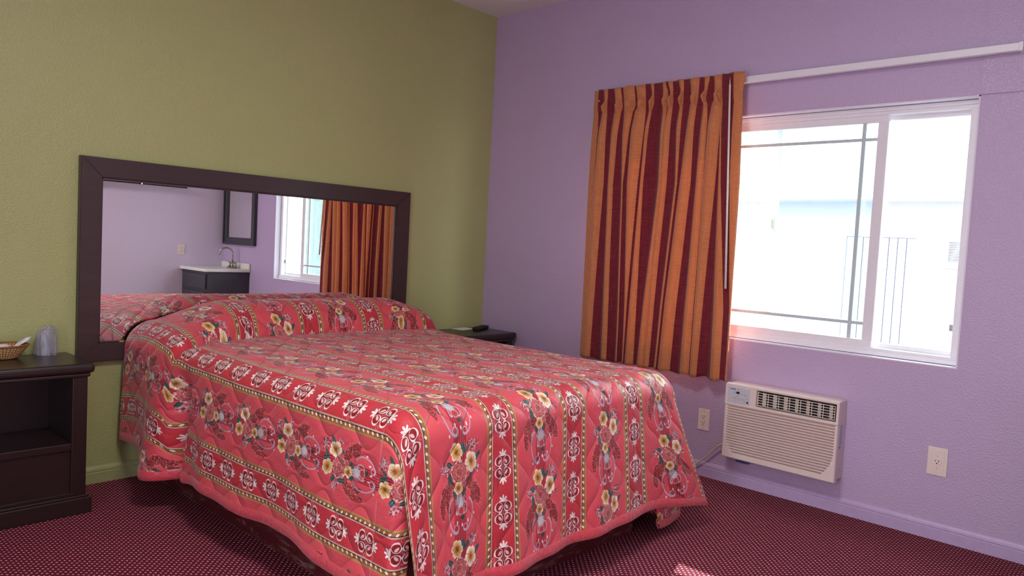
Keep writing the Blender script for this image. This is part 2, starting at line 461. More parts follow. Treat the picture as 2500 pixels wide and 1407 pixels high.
def B(*a, **k): return box(nb(), *a, **k)
def cyl(bm, p0, p1, r0_, r1_=None, n=20, caps=True):
    p0, p1 = Vector(p0), Vector(p1); r1_ = r0_ if r1_ is None else r1_
    d = (p1-p0).normalized(); a = d.orthogonal().normalized(); c = d.cross(a)
    A_ = [bm.verts.new(p0 + (a*math.cos(2*PI*i/n) + c*math.sin(2*PI*i/n))*r0_) for i in range(n)]
    B_ = [bm.verts.new(p1 + (a*math.cos(2*PI*i/n) + c*math.sin(2*PI*i/n))*r1_) for i in range(n)]
    for i in range(n): bm.faces.new((A_[i], A_[(i+1) % n], B_[(i+1) % n], B_[i]))
    if caps:
        bm.faces.new(A_[::-1]); bm.faces.new(B_)
    return bm
def tube(bm, pts, rad, n=10, closed=False):
    pts = [Vector(p) for p in pts]; rings = []
    prev = None
    for i, p in enumerate(pts):
        d = (pts[min(i+1, len(pts)-1)] - pts[max(i-1, 0)]).normalized()
        if prev is None: a = d.orthogonal().normalized()
        else: a = (prev - d*prev.dot(d)).normalized()
        prev = a; c = d.cross(a); rr = rad[i] if isinstance(rad, (list, tuple)) else rad
        rings.append([bm.verts.new(p + (a*math.cos(2*PI*k/n) + c*math.sin(2*PI*k/n))*rr) for k in range(n)])
    for i in range(len(rings)-1):
        for k in range(n): bm.faces.new((rings[i][k], rings[i][(k+1) % n], rings[i+1][(k+1) % n], rings[i+1][k]))
    bm.faces.new(rings[0][::-1]); bm.faces.new(rings[-1])
    return bm
def spline(pts, k=8):
    P_ = [Vector(p) for p in pts]; out = []
    for i in range(len(P_)-1):
        a, b_, c, d = P_[max(i-1, 0)], P_[i], P_[i+1], P_[min(i+2, len(P_)-1)]
        for j in range(k):
            t = j/k
            out.append(.5*((2*b_) + (c-a)*t + (2*a-5*b_+4*c-d)*t*t + (3*b_-a-3*c+d)*t**3))
    out.append(P_[-1]); return out
def lathe(bm, prof, cx, cy, n=40, sx=1, sy=1, uvl=None):
    rings = []
    for r_, z in prof:
        rings.append([bm.verts.new((cx + r_*sx*math.cos(2*PI*i/n), cy + r_*sy*math.sin(2*PI*i/n), z)) for i in range(n)])
    for j in range(len(rings)-1):
        for i in range(n):
            f = bm.faces.new((rings[j][i], rings[j][(i+1) % n], rings[j+1][(i+1) % n], rings[j+1][i]))
            if uvl:
                for l, (ii, jj) in zip(f.loops, ((i, j), (i+1, j), (i+1, j+1), (i, j+1))): l[uvl].uv = (ii/n, jj/(len(prof)-1))
    return bm, rings
def grid(bm, rows, uvs=None, mi=0):
    """rows: list of lists of Vector; returns faces"""
    vs = [[bm.verts.new(p) for p in r_] for r_ in rows]
    L = bm.loops.layers.uv.verify() if uvs else None
    for j in range(len(vs)-1):
        for i in range(len(vs[j])-1):
            f = bm.faces.new((vs[j][i], vs[j][i+1], vs[j+1][i+1], vs[j+1][i])); f.material_index = mi
            if uvs:
                for l, (a, c) in zip(f.loops, ((j, i), (j, i+1), (j+1, i+1), (j+1, i))): l[L].uv = uvs[a][c]
    return vs
def clamp(x, a=0., b_=1.): return max(a, min(b_, x))
def sst(x, a, b_):
    t = clamp((x-a)/(b_-a)); return t*t*(3-2*t)
def interp(x, tab):
    if x <= tab[0][0]: return tab[0][1]
    for (a, p), (b_, q) in zip(tab, tab[1:]):
        if x <= b_: return p + (q-p)*(x-a)/(b_-a)
    return tab[-1][1]
def profile_x(bm, prof, x0, x1):
    """extrude a closed (y,z) outline along x"""
    A_ = [bm.verts.new((x0, y, z)) for y, z in prof]; B_ = [bm.verts.new((x1, y, z)) for y, z in prof]
    n = len(prof)
    for i in range(n): bm.faces.new((A_[i], A_[(i+1) % n], B_[(i+1) % n], B_[i]))
    bm.faces.new(A_[::-1]); bm.faces.new(B_); bmesh.ops.recalc_face_normals(bm, faces=bm.faces[:]); return bm

# ------------------------------------------------------------------ room shell
H, FY, LX = 2.717, -3.91, -4.72
WY0, WY1, WZ0, WZ1 = -2.88, -1.06, .752, 1.912     # window opening
struct('floor', B(LX-.15, .15, FY-.15, .15, -.12, 0), M['carpet'])
struct('ceiling', B(LX-.15, .15, FY-.15, .15, H, H+.1), M['ceiling'])
struct('wall_back', B(LX-.15, 0, 0, .15, 0, H), M['green_wall'])
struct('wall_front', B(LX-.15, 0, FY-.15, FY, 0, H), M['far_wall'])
bm = nb()
box(bm, 0, .15, WY1, .15, 0, H); box(bm, 0, .15, FY-.15, WY0, 0, H)
box(bm, 0, .15, WY0, WY1, 0, WZ0); box(bm, 0, .15, WY0, WY1, WZ1, H)
box(bm, -.007, 0, FY, WY0+.0, WZ1, H, mi=0)
struct('wall_right', bm, M['purple_wall'])
bm = nb()
box(bm, LX-.15, LX, -2.80, 0, 0, H); box(bm, LX-.15, LX, FY, -3.35, 0, H); box(bm, LX-.15, LX, -3.35, -2.80, 2.05, H)  # unseen opening added between these pieces to let in fill light
struct('wall_left', bm, M['purple_wall'])
# baseboards with a small stepped profile
bp = [(0, 0), (-.012, 0), (-.013, .048), (-.009, .052), (-.0125, .056), (-.011, .066), (-.006, .074), (-.002, .078), (0, .078)]
bm = nb(); profile_x(bm, [(y, z) for y, z in bp], LX, -.013); struct('baseboard_back', bm, M['green_trim'])
def along_y(bm, prof, y0, y1, x0=0, sgn=1):
    A_ = [bm.verts.new((x0+sgn*a, y0, z)) for a, z in prof]; B_ = [bm.verts.new((x0+sgn*a, y1, z)) for a, z in prof]; n = len(prof)
    for i in range(n): bm.faces.new((A_[i], A_[(i+1) % n], B_[(i+1) % n], B_[i]))
    bm.faces.new(A_[::-1]); bm.faces.new(B_); bmesh.ops.recalc_face_normals(bm, faces=bm.faces[:]); return bm
bm = nb(); along_y(bm, bp, -3.325, 0); struct('baseboard_right', bm, M['purple_trim'])

# ------------------------------------------------------------------ window
win = bpy.data.objects.new('window_1', None); COL.objects.link(win); win.location = (.1, -1.97, WZ0); win['kind'] = 'structure'
g = .002
bm = nb()
box(bm, -.001, .15, WY0, WY1, WZ0, WZ0+.006); box(bm, 0.001, .15, WY0, WY1, WZ1-.006, WZ1)
box(bm, 0.001, .15, WY0, WY0+.006, WZ0, WZ1); box(bm, 0.001, .15, WY1-.006, WY1, WZ0, WZ1)
obj('window_reveal', bm, M['reveal'], win)
fz0, fz1 = WZ0+.008, WZ1-.008
def ring_frame(bm, x0, x1, y0, y1, z0, z1, w, bev=.003, wz=None):
    wz = wz or w
    box(bm, x0, x1, y0, y1, z0, z0+wz, bev); box(bm, x0, x1, y0, y1, z1-wz, z1, bev)
    box(bm, x0+.0005, x1-.0005, y0, y0+w, z0+wz-.002, z1-wz+.002, bev); box(bm, x0+.0005, x1-.0005, y1-w, y1, z0+wz-.002, z1-wz+.002, bev)
bm = nb(); ring_frame(bm, .055, .14, WY0+.008, WY1-.008, fz0, fz1, .034)
box(bm, .045, .06, WY0+.008, WY1-.008, fz0, fz0+.018, .003); box(bm, .045, .06, WY0+.008, WY1-.008, fz1-.018, fz1, .003)
obj('window_frame', bm, M['vinyl'], win)
# inner sliding sash (slid part open), prairie grid
sy0, sy1, sz0, sz1 = -2.512, -1.62, fz0+.030, fz1-.030
sash = obj('sliding_sash', (lambda b_: (ring_frame(b_, .062, .088, sy0, sy1, sz0, sz1, .047, .004, .036), b_)[1])(nb()), M['vinyl'], win)
bm = nb()
for yy in (sy0+.047+.062, sy1-.047-.062): box(bm, .072, .079, yy-.009, yy+.009, sz0+.034, sz1-.034, .002)
for zz in (sz0+.036+.075, sz1-.036-.075): box(bm, .0725, .0785, sy0+.045, sy1-.045, zz-.008, zz+.008, .002)
obj('window_grid', bm, M['grid'], win)
obj('glass_pane', B(.074, .0768, sy0+.044, sy1-.044, sz0+.033, sz1-.033), M['glass'], win)
# outer sash
oy0, oy1 = -2.862, -1.965
bm = nb(); ring_frame(bm, .098, .124, oy0, oy1, sz0-.004, sz1+.004, .032, .004, .03); obj('fixed_sash', bm, M['vinyl'], win)
obj('glass_pane', B(.110, .1128, oy0+.03, oy1-.03, sz0+.024, sz1-.024), M['glass'], win)
bm = nb(); box(bm, .088, .098, -1.995, -1.965, 1.33, 1.40, .003); box(bm, .082, .09, -1.99, -1.975, 1.345, 1.385, .002); obj('window_latch', bm, M['cream'], win)
bm = nb(); box(bm, .088, .0975, -2.838, -2.818, .905, .935, .002); obj('sash_stop', bm, M['ring'], win)

# ------------------------------------------------------------------ neighbouring building and court outside
struct('floor_outside', B(.4, 14, -14, 12, -.5, -.45), M['concrete'])
t = thing('neighbouring_building', 'pale lavender building across the courtyard seen through the window', 'building', (6.2, -1, -.45))
obj('building_wall', B(6.02, 6.4, -9, 8, -.45, 2.6), M['outer'], t)
bm = nb(); box(bm, 5.55, 6.4, -9, 8, 1.95, 2.8); obj('eave', bm, M['outtrim'], t)
bm = nb(); ring_frame(bm, 5.98, 6.02, -1.20, -.30, -.44, 1.585, .06); obj('door_frame', bm, M['outtrim'], t)
bm = nb()
for i in range(8): box(bm, 5.99, 6.01, -1.14+i*.098, -1.14+i*.098+.09, -.40, 1.52, .004)
obj('door_panel', bm, plain('outside_door_paint', (142, 140, 156), .6), t)
bm = nb(); ring_frame(bm, 5.96, 6.02, -2.0, -1.42, 1.19, 1.56, .07); obj('vent_frame', bm, M['outtrim'], t)
bm = nb()
for i in range(12): box(bm, 5.98, 6.0, -1.93, -1.49, 1.265+i*.019, 1.275+i*.019)
obj('vent_grille', bm, M['panel'], t)

# ------------------------------------------------------------------ curtain rail and curtain
t = thing('curtain_rail', 'long white metal curtain track fixed above the window', 'curtain rail', (-.03, -1.96, 2.09))
bm = nb(); box(bm, -.052, -.022, -3.01, -.925, 2.066, 2.098, .003); obj('track', bm, M['vinyl'], t)
bm = nb(); box(bm, -.053, -.0015, -3.022, -3.008, 2.064, 2.10, .002); obj('end_bracket', bm, M['vinyl'], t)
bm = nb(); box(bm, -.053, -.0015, -.925, -.915, 2.064, 2.10, .002); obj('end_bracket', bm, M['vinyl'], t)
for yy in (-2.2, -2.65): obj('wall_bracket', B(-.03, -.0015, yy-.012, yy+.012, 2.072, 2.094, .002), M['vinyl'], t)

hd = [-.927, -.968, -1.008, -1.034, -1.08, -1.121, -1.14, -1.212, -1.225, -1.285, -1.322, -1.340, -1.398, -1.413, -1.430, -1.458, -1.496, -1.525, -1.564, -1.618, -1.648, -1.676, -1.702, -1.740, -1.742, -1.751, -1.813, -1.876]
pn = [-.928, -.968, -1.018, -1.033, -1.095, -1.142, -1.154, -1.228, -1.245, -1.293, -1.342, -1.347, -1.407, -1.442, -1.459, -1.466, -1.519, -1.528, -1.579, -1.615, -1.651, -1.659, -1.712, -1.745, -1.747, -1.756, -1.820, -1.868]
md = [-.931, -.981, -.989, -1.039, -1.081, -1.123, -1.160, -1.200, -1.216, -1.296, -1.305, -1.327, -1.410, -1.424, -1.426, -1.464, -1.504, -1.527, -1.568, -1.607, -1.649, -1.681, -1.689, -1.757, -1.759, -1.770, -1.830, -1.875]
y5 = [-.927, -.972, -.975, -1.045, -1.078, -1.111, -1.175, -1.180, -1.210, -1.277, -1.297, -1.315, -1.415, -1.425, -1.427, -1.463, -1.520, -1.528, -1.548, -1.611, -1.645, -1.683, -1.687, -1.751, -1.771, -1.788, -1.835, -1.885]
y5 = y5[:18] + [-1.548, -1.611, -1.645, -1.683, -1.687, -1.751, -1.771, -1.788, -1.835, -1.885]
lw = [-.934, -.975, -.977, -1.028, -1.098, -1.131, -1.199, -1.203, -1.243, -1.256, -1.277, -1.321, -1.366, -1.400, -1.401, -1.434, -1.478, -1.485, -1.502, -1.571, -1.626, -1.674, -1.681, -1.726, -1.790, -1.850, -1.884, -1.886]
assert all(len(q_) == 28 for q_ in (hd, pn, md, y5, lw))
# stripes between boundaries alternate: even = orange, odd = maroon (26 stripes)
def curtain_mesh():
    # reshape the lists so every list has 27 boundaries; row colour parity follows the index
    keys = [(2.11, hd), (2.045, [a*.4+b_*.6 for a, b_ in zip(hd, pn)]), (2.0, pn), (1.955, [a*.35+b_*.65 for a, b_ in zip(pn, md)]), (1.86, md), (1.56, y5), (.90, lw), (.546, [lw[i] + (lw[i]-y5[i])*.35*(1 if i < 25 else .15) for i in range(28)])]
    for k_, (z, L) in enumerate(keys):
        for i in range(1, 28): L[i] = min(L[i], L[i-1]-.001)
    NZ, SUB = 90, 7
    rows, uvs = [], []
    for j in range(NZ+1):
        z = 2.11 - (2.11-.546)*(j/NZ)**.93
        for (z1_, L1), (z2_, L2) in zip(keys, keys[1:]):
            if z <= z1_ and z >= z2_-1e-6:
                f = (z1_-z)/(z1_-z2_); f = f if z < 1.86 else f*f*(3-2*f)
                L = [a + (c-a)*f for a, c in zip(L1, L2)]; break
        row, ur = [], []
        hang = sst(z, 2.0, 1.8)
        for i in range(27):
            w = L[i]-L[i+1]
            front = (i % 2 == 0)
            amp = min(.03, .26*w + .004)*(.4 + .6*hang)*(1 if front else -1)
            if i in (0,): amp *= -.2
            if i >= 25: amp *= .25
            for k in range(SUB):
                f = k/SUB
                y = L[i] - w*f
                # where a front fold meets a back one the cloth turns sharply
                dx = amp*math.sin(PI*f)
                if front and 1 < i < 25: amp += .012*math.exp(-((z-2.0)/.03)**2)
                base = -.100 - .010*hang + .006*noise.noise(Vector((y*9, z*1.6, 3)))
                if i >= 25: base -= .010
                if i == 0: base += .015*(1-f)
                zz = z
                if j == 0: zz += .006*noise.noise(Vector((y*25, 0, 0)))
                if j == NZ: zz += .006*math.sin(y*60)
                row.append(Vector((base-dx, y, zz))); ur.append((i + f*.998 + .001, z))
        row.append(Vector((-.110, L[27], z))); ur.append((26.999, z))
        rows.append(row); uvs.append(ur)
    bm = nb(); grid(bm, rows, uvs)
    return bm
t = thing('curtain', 'short pleated curtain with orange and maroon stripes beside the window', 'curtain', (-.09, -1.4, .546))
cl = obj('cloth', curtain_mesh(), M['curtain'], t, smooth=True)
md_ = cl.modifiers.new('thick', 'SOLIDIFY'); md_.thickness = .002
bm = nb(); cyl(bm, (-.140, -1.812, 2.045), (-.150, -1.868, 1.02), .005, .0055, 12); wd = obj('wand', bm, M['white'], t, True)
bm = nb(); tube(bm, spline([(-.125, -1.805, 2.075), (-.132, -1.807, 2.078), (-.140, -1.81, 2.07), (-.140, -1.812, 2.045)]), .003, 8); obj('wand_hook', bm, M['chrome'], wd, True)
bm = nb(); bmesh.ops.create_uvsphere(bm, u_segments=10, v_segments=8, radius=.004, matrix=Matrix.Translation((-.112, -.981, 2.045))); obj('pin_head', bm, M['white'], t, True)

# ------------------------------------------------------------------ headboard mirror
t = thing('headboard_mirror', 'wide mirror in dark brown wooden frame on green wall behind bed', 'headboard', (-1.62, -.02, .563))
X0, X1, Z0, Z1 = -2.531, -.706, .563, 1.471
x0, x1, z0, z1 = -2.446, -.806, .645, 1.385
bm = nb()
def rail(bm, pts):   # mitred rail: front face quad extruded back
    f_ = [bm.verts.new((x, -.036, z)) for x, z in pts]; k_ = [bm.verts.new((x, -.0015, z)) for x, z in pts]
    bm.faces.new(f_[::-1]); bm.faces.new(k_)
    for i in range(4): bm.faces.new((f_[i], f_[(i+1) % 4], k_[(i+1) % 4], k_[i]))
rail(bm, [(X0, Z1), (X1, Z1), (x1, z1), (x0, z1)]); rail(bm, [(X0, Z0), (x0, z0), (x1, z0), (X1, Z0)])
rail(bm, [(X0, Z0), (X0, Z1), (x0, z1), (x0, z0)]); rail(bm, [(X1, Z0), (x1, z0), (x1, z1), (X1, Z1)])
bmesh.ops.recalc_face_normals(bm, faces=bm.faces[:])
bmesh.ops.bevel(bm, geom=[e for e in bm.edges if all(abs(v_.co.y+.036) < 1e-4 for v_ in e.verts)], offset=.003, segments=2, affect='EDGES')
obj('frame', bm, M['frame_wood'], t)
bm = nb(); ring_frame(bm, 0, 0, 0, 0, 0, 0, 0) if False else None
for a in ((x0, x1, z1-.007, z1), (x0, x1, z0, z0+.007), (x0, x0+.007, z0, z1), (x1-.007, x1, z0, z1)):
    box(bm, a[0], a[1], -.027, -.020, a[2], a[3], .001)
obj('inner_lip', bm, M['frame_wood'], t)
obj('mirror_glass', B(x0+.0005, x1-.0005, -.0195, -.0155, z0+.0005, z1-.0005), M['mirror'], t)
obj('mirror_clip', B(-2.358, -2.338, -.031, -.0275, z0-.001, z0+.006, .001), M['brass'], t)

# ------------------------------------------------------------------ nightstands
def nightstand(X0, X1, label):
    y0, y1, Zt = -.352, -.022, .615
    t = thing('nightstand', label, 'nightstand', ((X0+X1)/2, (y0+y1)/2, 0), 0, 'dark wooden nightstands')
    obj('top', B(X0-.022, X1+.022, y0-.02, y1, Zt-.040, Zt, .015, 4), M['espresso'], t, False)
    obj('top_molding', B(X0-.008, X1+.008, y0-.008, y1-.001, Zt-.056, Zt-.040, .005, 2), M['espresso'], t)
    obj('side_panel', B(X0, X0+.055, y0, y1-.002, .076, Zt-.056, .003), M['espresso_v'], t)
    obj('side_panel', B(X1-.055, X1, y0, y1-.002, .076, Zt-.056, .003), M['espresso_v'], t)
    obj('back_panel', B(X0+.05, X1-.05, -.036, y1-.003, .076, Zt-.057), M['espresso_v'], t)
    obj('shelf', B(X0+.054, X1-.054, y0+.003, -.036, .262, .292, .003), M['espresso'], t)
    dr = obj('drawer_front', B(X0+.054, X1-.054, y0+.014, y0+.03, .082, .260, .002), M['espresso'], t)
    obj('drawer_rail', B(X0+.054, X1-.054, y0+.004, y0+.030, .076, .088, .002), M['espresso'], t)
    bm = nb(); box(bm, X0-.018, X1+.018, y0-.018, y1-.001, 0, .068, .004); box(bm, X0-.010, X1+.010, y0-.010, y1-.002, .066, .077, .004)
    obj('plinth', bm, M['espresso'], t)
    return t
nightstand(-3.16, -2.585, 'dark wooden nightstand with open shelf left of bed, basket on top')
nightstand(-.62, -.062, 'dark wooden nightstand in the room corner with a remote on top')

# basket with sachets
ZT = .6155
t = thing('wicker_basket', 'small oval wicker basket holding white packets on left nightstand', 'basket', (-2.825, -.103, ZT))
bm = nb(); L = bm.loops.layers.uv.verify()
prof = [(.052, ZT+.001), (.060, ZT+.008), (.074, ZT+.026), (.088, ZT+.044), (.094, ZT+.053), (.091, ZT+.054), (.084, ZT+.044), (.070, ZT+.026), (.055, ZT+.010)]
lathe(bm, prof[:5], -2.825, -.103, 48, 1, .82, L)
lathe(bm, prof[4:], -2.825, -.103, 48, 1, .82, L)
bm.faces.new([bm.verts.new((-2.825+.055*math.cos(a*PI/12), -.103+.82*.055*math.sin(a*PI/12), ZT+.010)) for a in range(24)])
bm.faces.new([bm.verts.new((-2.825+.052*math.cos(-a*PI/12), -.103+.82*.052*math.sin(-a*PI/12), ZT+.001)) for a in range(24)])
obj('bowl', bm, M['wicker'], t, True)
bm = nb(); tube(bm, [(-2.825+.093*math.cos(a*PI/20), -.103+.82*.093*math.sin(a*PI/20), ZT+.054) for a in range(41)], .0035, 8); obj('rim', bm, M['wicker'], t, True)
def packet(p, q, w, lab, seedv, mat):
    bm = nb(); p, q = Vector(p), Vector(q); d = q-p; side = d.cross(Vector((0, 0, 1))).normalized(); up = side.cross(d).normalized()
    rows = []
    for j in range(9):
        f = j/8; ww = w*(.55+.45*math.sin(PI*clamp(f*.9+.05)))
        rows.append([p + d*f + side*(k_/6-.5)*ww + up*(.004*math.sin(k_*1.7+j+seedv)+.008*math.sin(PI*k_/6)*math.sin(PI*f)) for k_ in range(7)])
    grid(bm, rows); o = obj('paper_packet', bm, mat, None, True); m_ = o.modifiers.new('t', 'SOLIDIFY'); m_.thickness = .003
    tag(o, lab, 'packet', None)
packet((-2.800, -.115, ZT+.028), (-2.725, -.090, ZT+.082), .022, 'narrow white paper packet leaning over the right rim of basket', 1, M['paper'])
packet((-2.870, -.118, ZT+.048), (-2.800, -.108, ZT+.052), .05, 'crumpled white paper packet lying in the middle of basket', 3, M['paper'])
mgreen = None
m, s, b = new_mat('green_print_paper'); n_ = s.noise(s.obj(), 45, 3)
setb(s, b, color=s.mix(s.step(n_, .5, .58), lin((228, 234, 236)), lin((70, 170, 140))), rough=.6); M['green_paper'] = m
packet((-2.830, -.088, ZT+.052), (-2.920, -.088, ZT+.075), .05, 'white and green printed packet at the left side of basket', 6, M['green_paper'])

# wrapped cups
t = thing('wrapped_cup', 'upturned clear plastic cup wrapped in film on left nightstand', 'cup', (-2.660, -.072, ZT))
bm = nb(); lathe(bm, [(.042, ZT+.0005), (.0425, ZT+.004), (.040, ZT+.012), (.033, ZT+.100), (.030, ZT+.104), (.001, ZT+.104)], -2.660, -.072, 40); obj('cup', bm, M['film'], t, True)
bm = nb(); rings = []
for j in range(15):
    f = j/14; z = ZT+.0005+.123*f
    ring_ = []
    for i in range(48):
        a = 2*PI*i/48
        rr = .0440 - .009*f - (.02*sst(f, .82, 1)) + .002*math.sin(a*5+f*4)*(.3+f) + .0012*math.sin(a*11-f*6)
        ring_.append(bm.verts.new((-2.660+rr*math.cos(a)+.006*sst(f, .7, 1), -.072+rr*math.sin(a)*.98, z+.002*math.sin(a*3)*f*f)))
    rings.append(ring_)
for j in range(14):
    for i in range(48): bm.faces.new((rings[j][i], rings[j][(i+1) % 48], rings[j+1][(i+1) % 48], rings[j+1][i]))
bm.faces.new(rings[-1])
obj('wrapper', bm, M['film'], t, True)

# remote and card on the right nightstand
rz = math.radians(24)
t = thing('remote_control', 'black remote control lying on the corner nightstand', 'remote', (-.165, -.155, ZT), rz)
def loc(t_, bm): bm.transform(Matrix.Translation(t_.location) @ t_.rotation_euler.to_matrix().to_4x4()); return bm
obj('body', loc(t, B(-.095, .095, -.023, .023, .001, .022, .006, 3)), M['slot'], t)
bm = nb()
for i in range(9):
    for j in range(3): box(bm, -.082+i*.018, -.082+i*.018+.010, -.016+j*.0125, -.016+j*.0125+.007, .0215, .0235, .001)
obj('buttons', loc(t, bm), M['dark'], t)
t = thing('paper_card', 'small white printed card under the remote on corner nightstand', 'card', (-.255, -.085, ZT), math.radians(12))
obj('card', loc(t, B(-.075, .075, -.045, .045, .0003, .0009)), M['paper'], t)

# ------------------------------------------------------------------ bed
BX0, BX1, BY1 = -2.295, -.945, -1.97
t = thing('bed', 'full bed on a dark red wooden plinth in room corner', 'bed', (-1.62, -1.0, 0))
bm = nb(); box(bm, -2.205, -.985, -1.945, -.04, 0, .26, .006); obj('plinth', bm, M['plinth'], t)
obj('box_spring', B(BX0+.08, BX1-.05, -1.94, -.04, .262, .44, .02, 2), M['paper'], t)
obj('mattress', B(BX0+.07, BX1-.05, -1.955, -.04, .442, .655, .04, 4), M['paper'], t)

ZTOP, RS, YT = .688, .075, -1.965
def yc(x): return interp(x, [(-2.4, -.66), (-2.29, -.60), (-2.18, -.50), (-1.9, -.40), (-1.6, -.375), (-1.1, -.40), (-.9, -.46), (-.75, -.52)])
def bol(x, y):
    c = yc(x); ym = c*.48
    if y < ym: q = (y-ym)/(c-ym); e = max(0, 1-abs(q)**2.6)**.55
    else: q = (y-ym)/(0-ym); e = max(0, 1-.45*q*q)
    lat = sst(x, -2.42, -1.93)**.8 * sst(-x, .66, 1.04)**.8
    return .148*e*lat
def topz(x, y):
    z = ZTOP + bol(x, y)
    fl_ = sst(-y, .6, .9)
    z += fl_*(.004*noise.noise(Vector((x*3, y*3, 1))) - .004*sst(abs(x+1.62), .3, .65))
    # dip at the crease in front of the pillows
    z -= .018*math.exp(-((y-yc(x)+.015)/.025)**2)*sst(x, -2.36, -2.2)*sst(-x, .8, .95)
    return z
def XL(y): return interp(-y, [(0, -2.330), (.3, -2.352), (.55, -2.352), (.72, -2.325), (1.2, -2.325), (2.0, -2.325)])
def XR(y): return interp(-y, [(0, -.80), (.3, -.77), (.5, -.80), (.65, -.885), (2.0, -.89)])
def hemL(y): return interp(-y, [(0, .20), (.28, .215), (.34, .165), (.46, .14), (.62, .155), (.87, .185), (1.2, .175), (1.5, .19), (1.76, .175), (2.1, .165)])
def hemR(y): return interp(-y, [(0, .2), (1.2, .17), (1.6, .10), (1.85, .03), (2.1, .02)])
def flareL(y, d):
    v_ = .008*d + .05*math.exp(-((y+.48)/.10)**2)*d**1.1 - .075*math.exp(-((y+.68-.07*d)/.040)**2)*sst(d, -.05, .25) + .03*math.exp(-((y+.88)/.10)**2)*d
    return v_ + .012*d*math.sin(y*11+1) + .008*d*noise.noise(Vector((y*5, d*2, 9))) + .03*d*sst(-y, 1.5, 2.0)
def flareR(y, d): return .02*d + .17*d*sst(-y, 1.2, 2.0) + .012*d*math.sin(y*10)
ES = -2.305          # fabric coordinate of the first band centre (on the left shoulder)
def side_point(y, a, amax, left):
    x_e = XL(y) if left else XR(y); sg = 1 if left else -1
    R_ = RS + .05*sst(y, -.62, -.4)
    xs = x_e + sg*R_; zt = topz(xs, y)
    if a < R_*PI/2:
        return Vector((xs - sg*R_*math.sin(a/R_), y, zt - R_*(1-math.cos(a/R_))))
    dd = a - R_*PI/2; z = zt - R_ - dd
    d = dd/max(.05, amax - R_*PI/2)
    fl_ = flareL(y, d) if left else flareR(y, d)
    return Vector((x_e - sg*fl_, y, z))
def amax_(y, left):
    x_e = XL(y) if left else XR(y); sg = 1 if left else -1; R_ = RS + .05*sst(y, -.62, -.4)
    zt = topz(x_e+sg*R_, y); hem = hemL(y) if left else hemR(y)
    return R_*PI/2 + max(.05, zt - R_ - hem)
bm = nb(); Luv = bm.loops.layers.uv.verify()
NYm = 190
ys = [-.045 + (YT+.045)*j/NYm for j in range(NYm+1)]
# arc length along the middle of the bed
tl_ = [0.0]
for j in range(NYm): tl_.append(tl_[-1] + math.hypot(ys[j+1]-ys[j], topz(-1.3, ys[j+1])-topz(-1.3, ys[j])))
TSHIFT = .0
rows, uvs = [], []
NA, NX = 46, 110
hem_left, hem_right, up_left, up_right = [], [], [], []
for j, y in enumerate(ys):
    row, ur = [], []
    R_ = RS + .05*sst(y, -.62, -.4)
    am = amax_(y, True); xs = XL(y)+R_; xe = XR(y)-R_
    for k in range(NA):
        a = am*(1-k/NA); p = side_point(y, a, am, True); row.append(p); ur.append((xs-ES-a, tl_[j]))
    for k in range(NX+1):
        x = xs + (xe-xs)*k/NX; row.append(Vector((x, y, topz(x, y)))); ur.append((x-ES, tl_[j]))
    am2 = amax_(y, False)
    for k in range(1, NA+1):
        a = am2*k/NA; row.append(side_point(y, a, am2, False)); ur.append((xe-ES+a, tl_[j]))
    hem_left.append(row[0].copy()); hem_right.append(row[-1].copy())
    up_left.append(side_point(y, am-.045, am, True)); up_right.append(side_point(y, am2-.045, am2, False))
    rows.append(row); uvs.append(ur)
vs = grid(bm, rows, uvs)
# --- foot panel
xsL, xsR = XL(YT)+RS, XR(YT)-RS
cols = []   # (x, z0, s)
NS = 8
for k in range(NS+1):
    a = RS*PI/2*(1-k/NS); p = side_point(YT, a, 1, True); cols.append((p.x, p.z, xsL-ES-a))
for k in range(1, NX+1):
    x = xsL + (xsR-xsL)*k/NX; cols.append((x, topz(x, YT), x-ES))
for k in range(1, NS+1):
    a = RS*PI/2*k/NS; p = side_point(YT, a, 1, False); cols.append((p.x, p.z, xsR-ES+a))
def hemF(x): return interp(x, [(-2.33, .145), (-2.1, .150), (-1.9, .15), (-1.6, .155), (-1.3, .16), (-1.1, .155), (-.95, .12), (-.8, .085)])
NB = 60; RF = .085
rows, uvs = [], []
hem_foot = []
for j in range(NB+1):
    row, ur = [], []
    for (x, z_0, s_) in cols:
        hem = hemF(x); z0t = z_0; total = RF*PI/2 + max(.05, z0t - RF - hem); b_ = total*j/NB
        if b_ < RF*PI/2:
            y = YT - RF*math.sin(b_/RF); z = z0t - RF*(1-math.cos(b_/RF)); d = 0; xx = x
        else:
            dd = b_-RF*PI/2; d = dd/(total-RF*PI/2); z = z0t-RF-dd
            y = YT - RF - .035*d - .010*d*math.sin(x*13+.6) - .006*d*math.sin(x*29) - .03*d*math.exp(-((x+2.3)/.12)**2) - .03*d*sst(x, -1.1, -.9)
            y -= .008*noise.noise(Vector((x*4, z*3, 5)))*d
            xx = x + .20*d*sst(x, -1.35, -.90)**1.4 + .02*d*(1-sst(x, -2.33, -2.1))
        row.append(Vector((xx, y, z))); ur.append((s_, tl_[-1]+b_))
    rows.append(row); uvs.append(ur)
hem_foot = [p.copy() for p in rows[-1]]
up_foot = [(a_-p_)*(.045/(a_-p_).length)+p_ for a_, p_ in zip(rows[-9], rows[-1])]
grid(bm, rows, uvs)
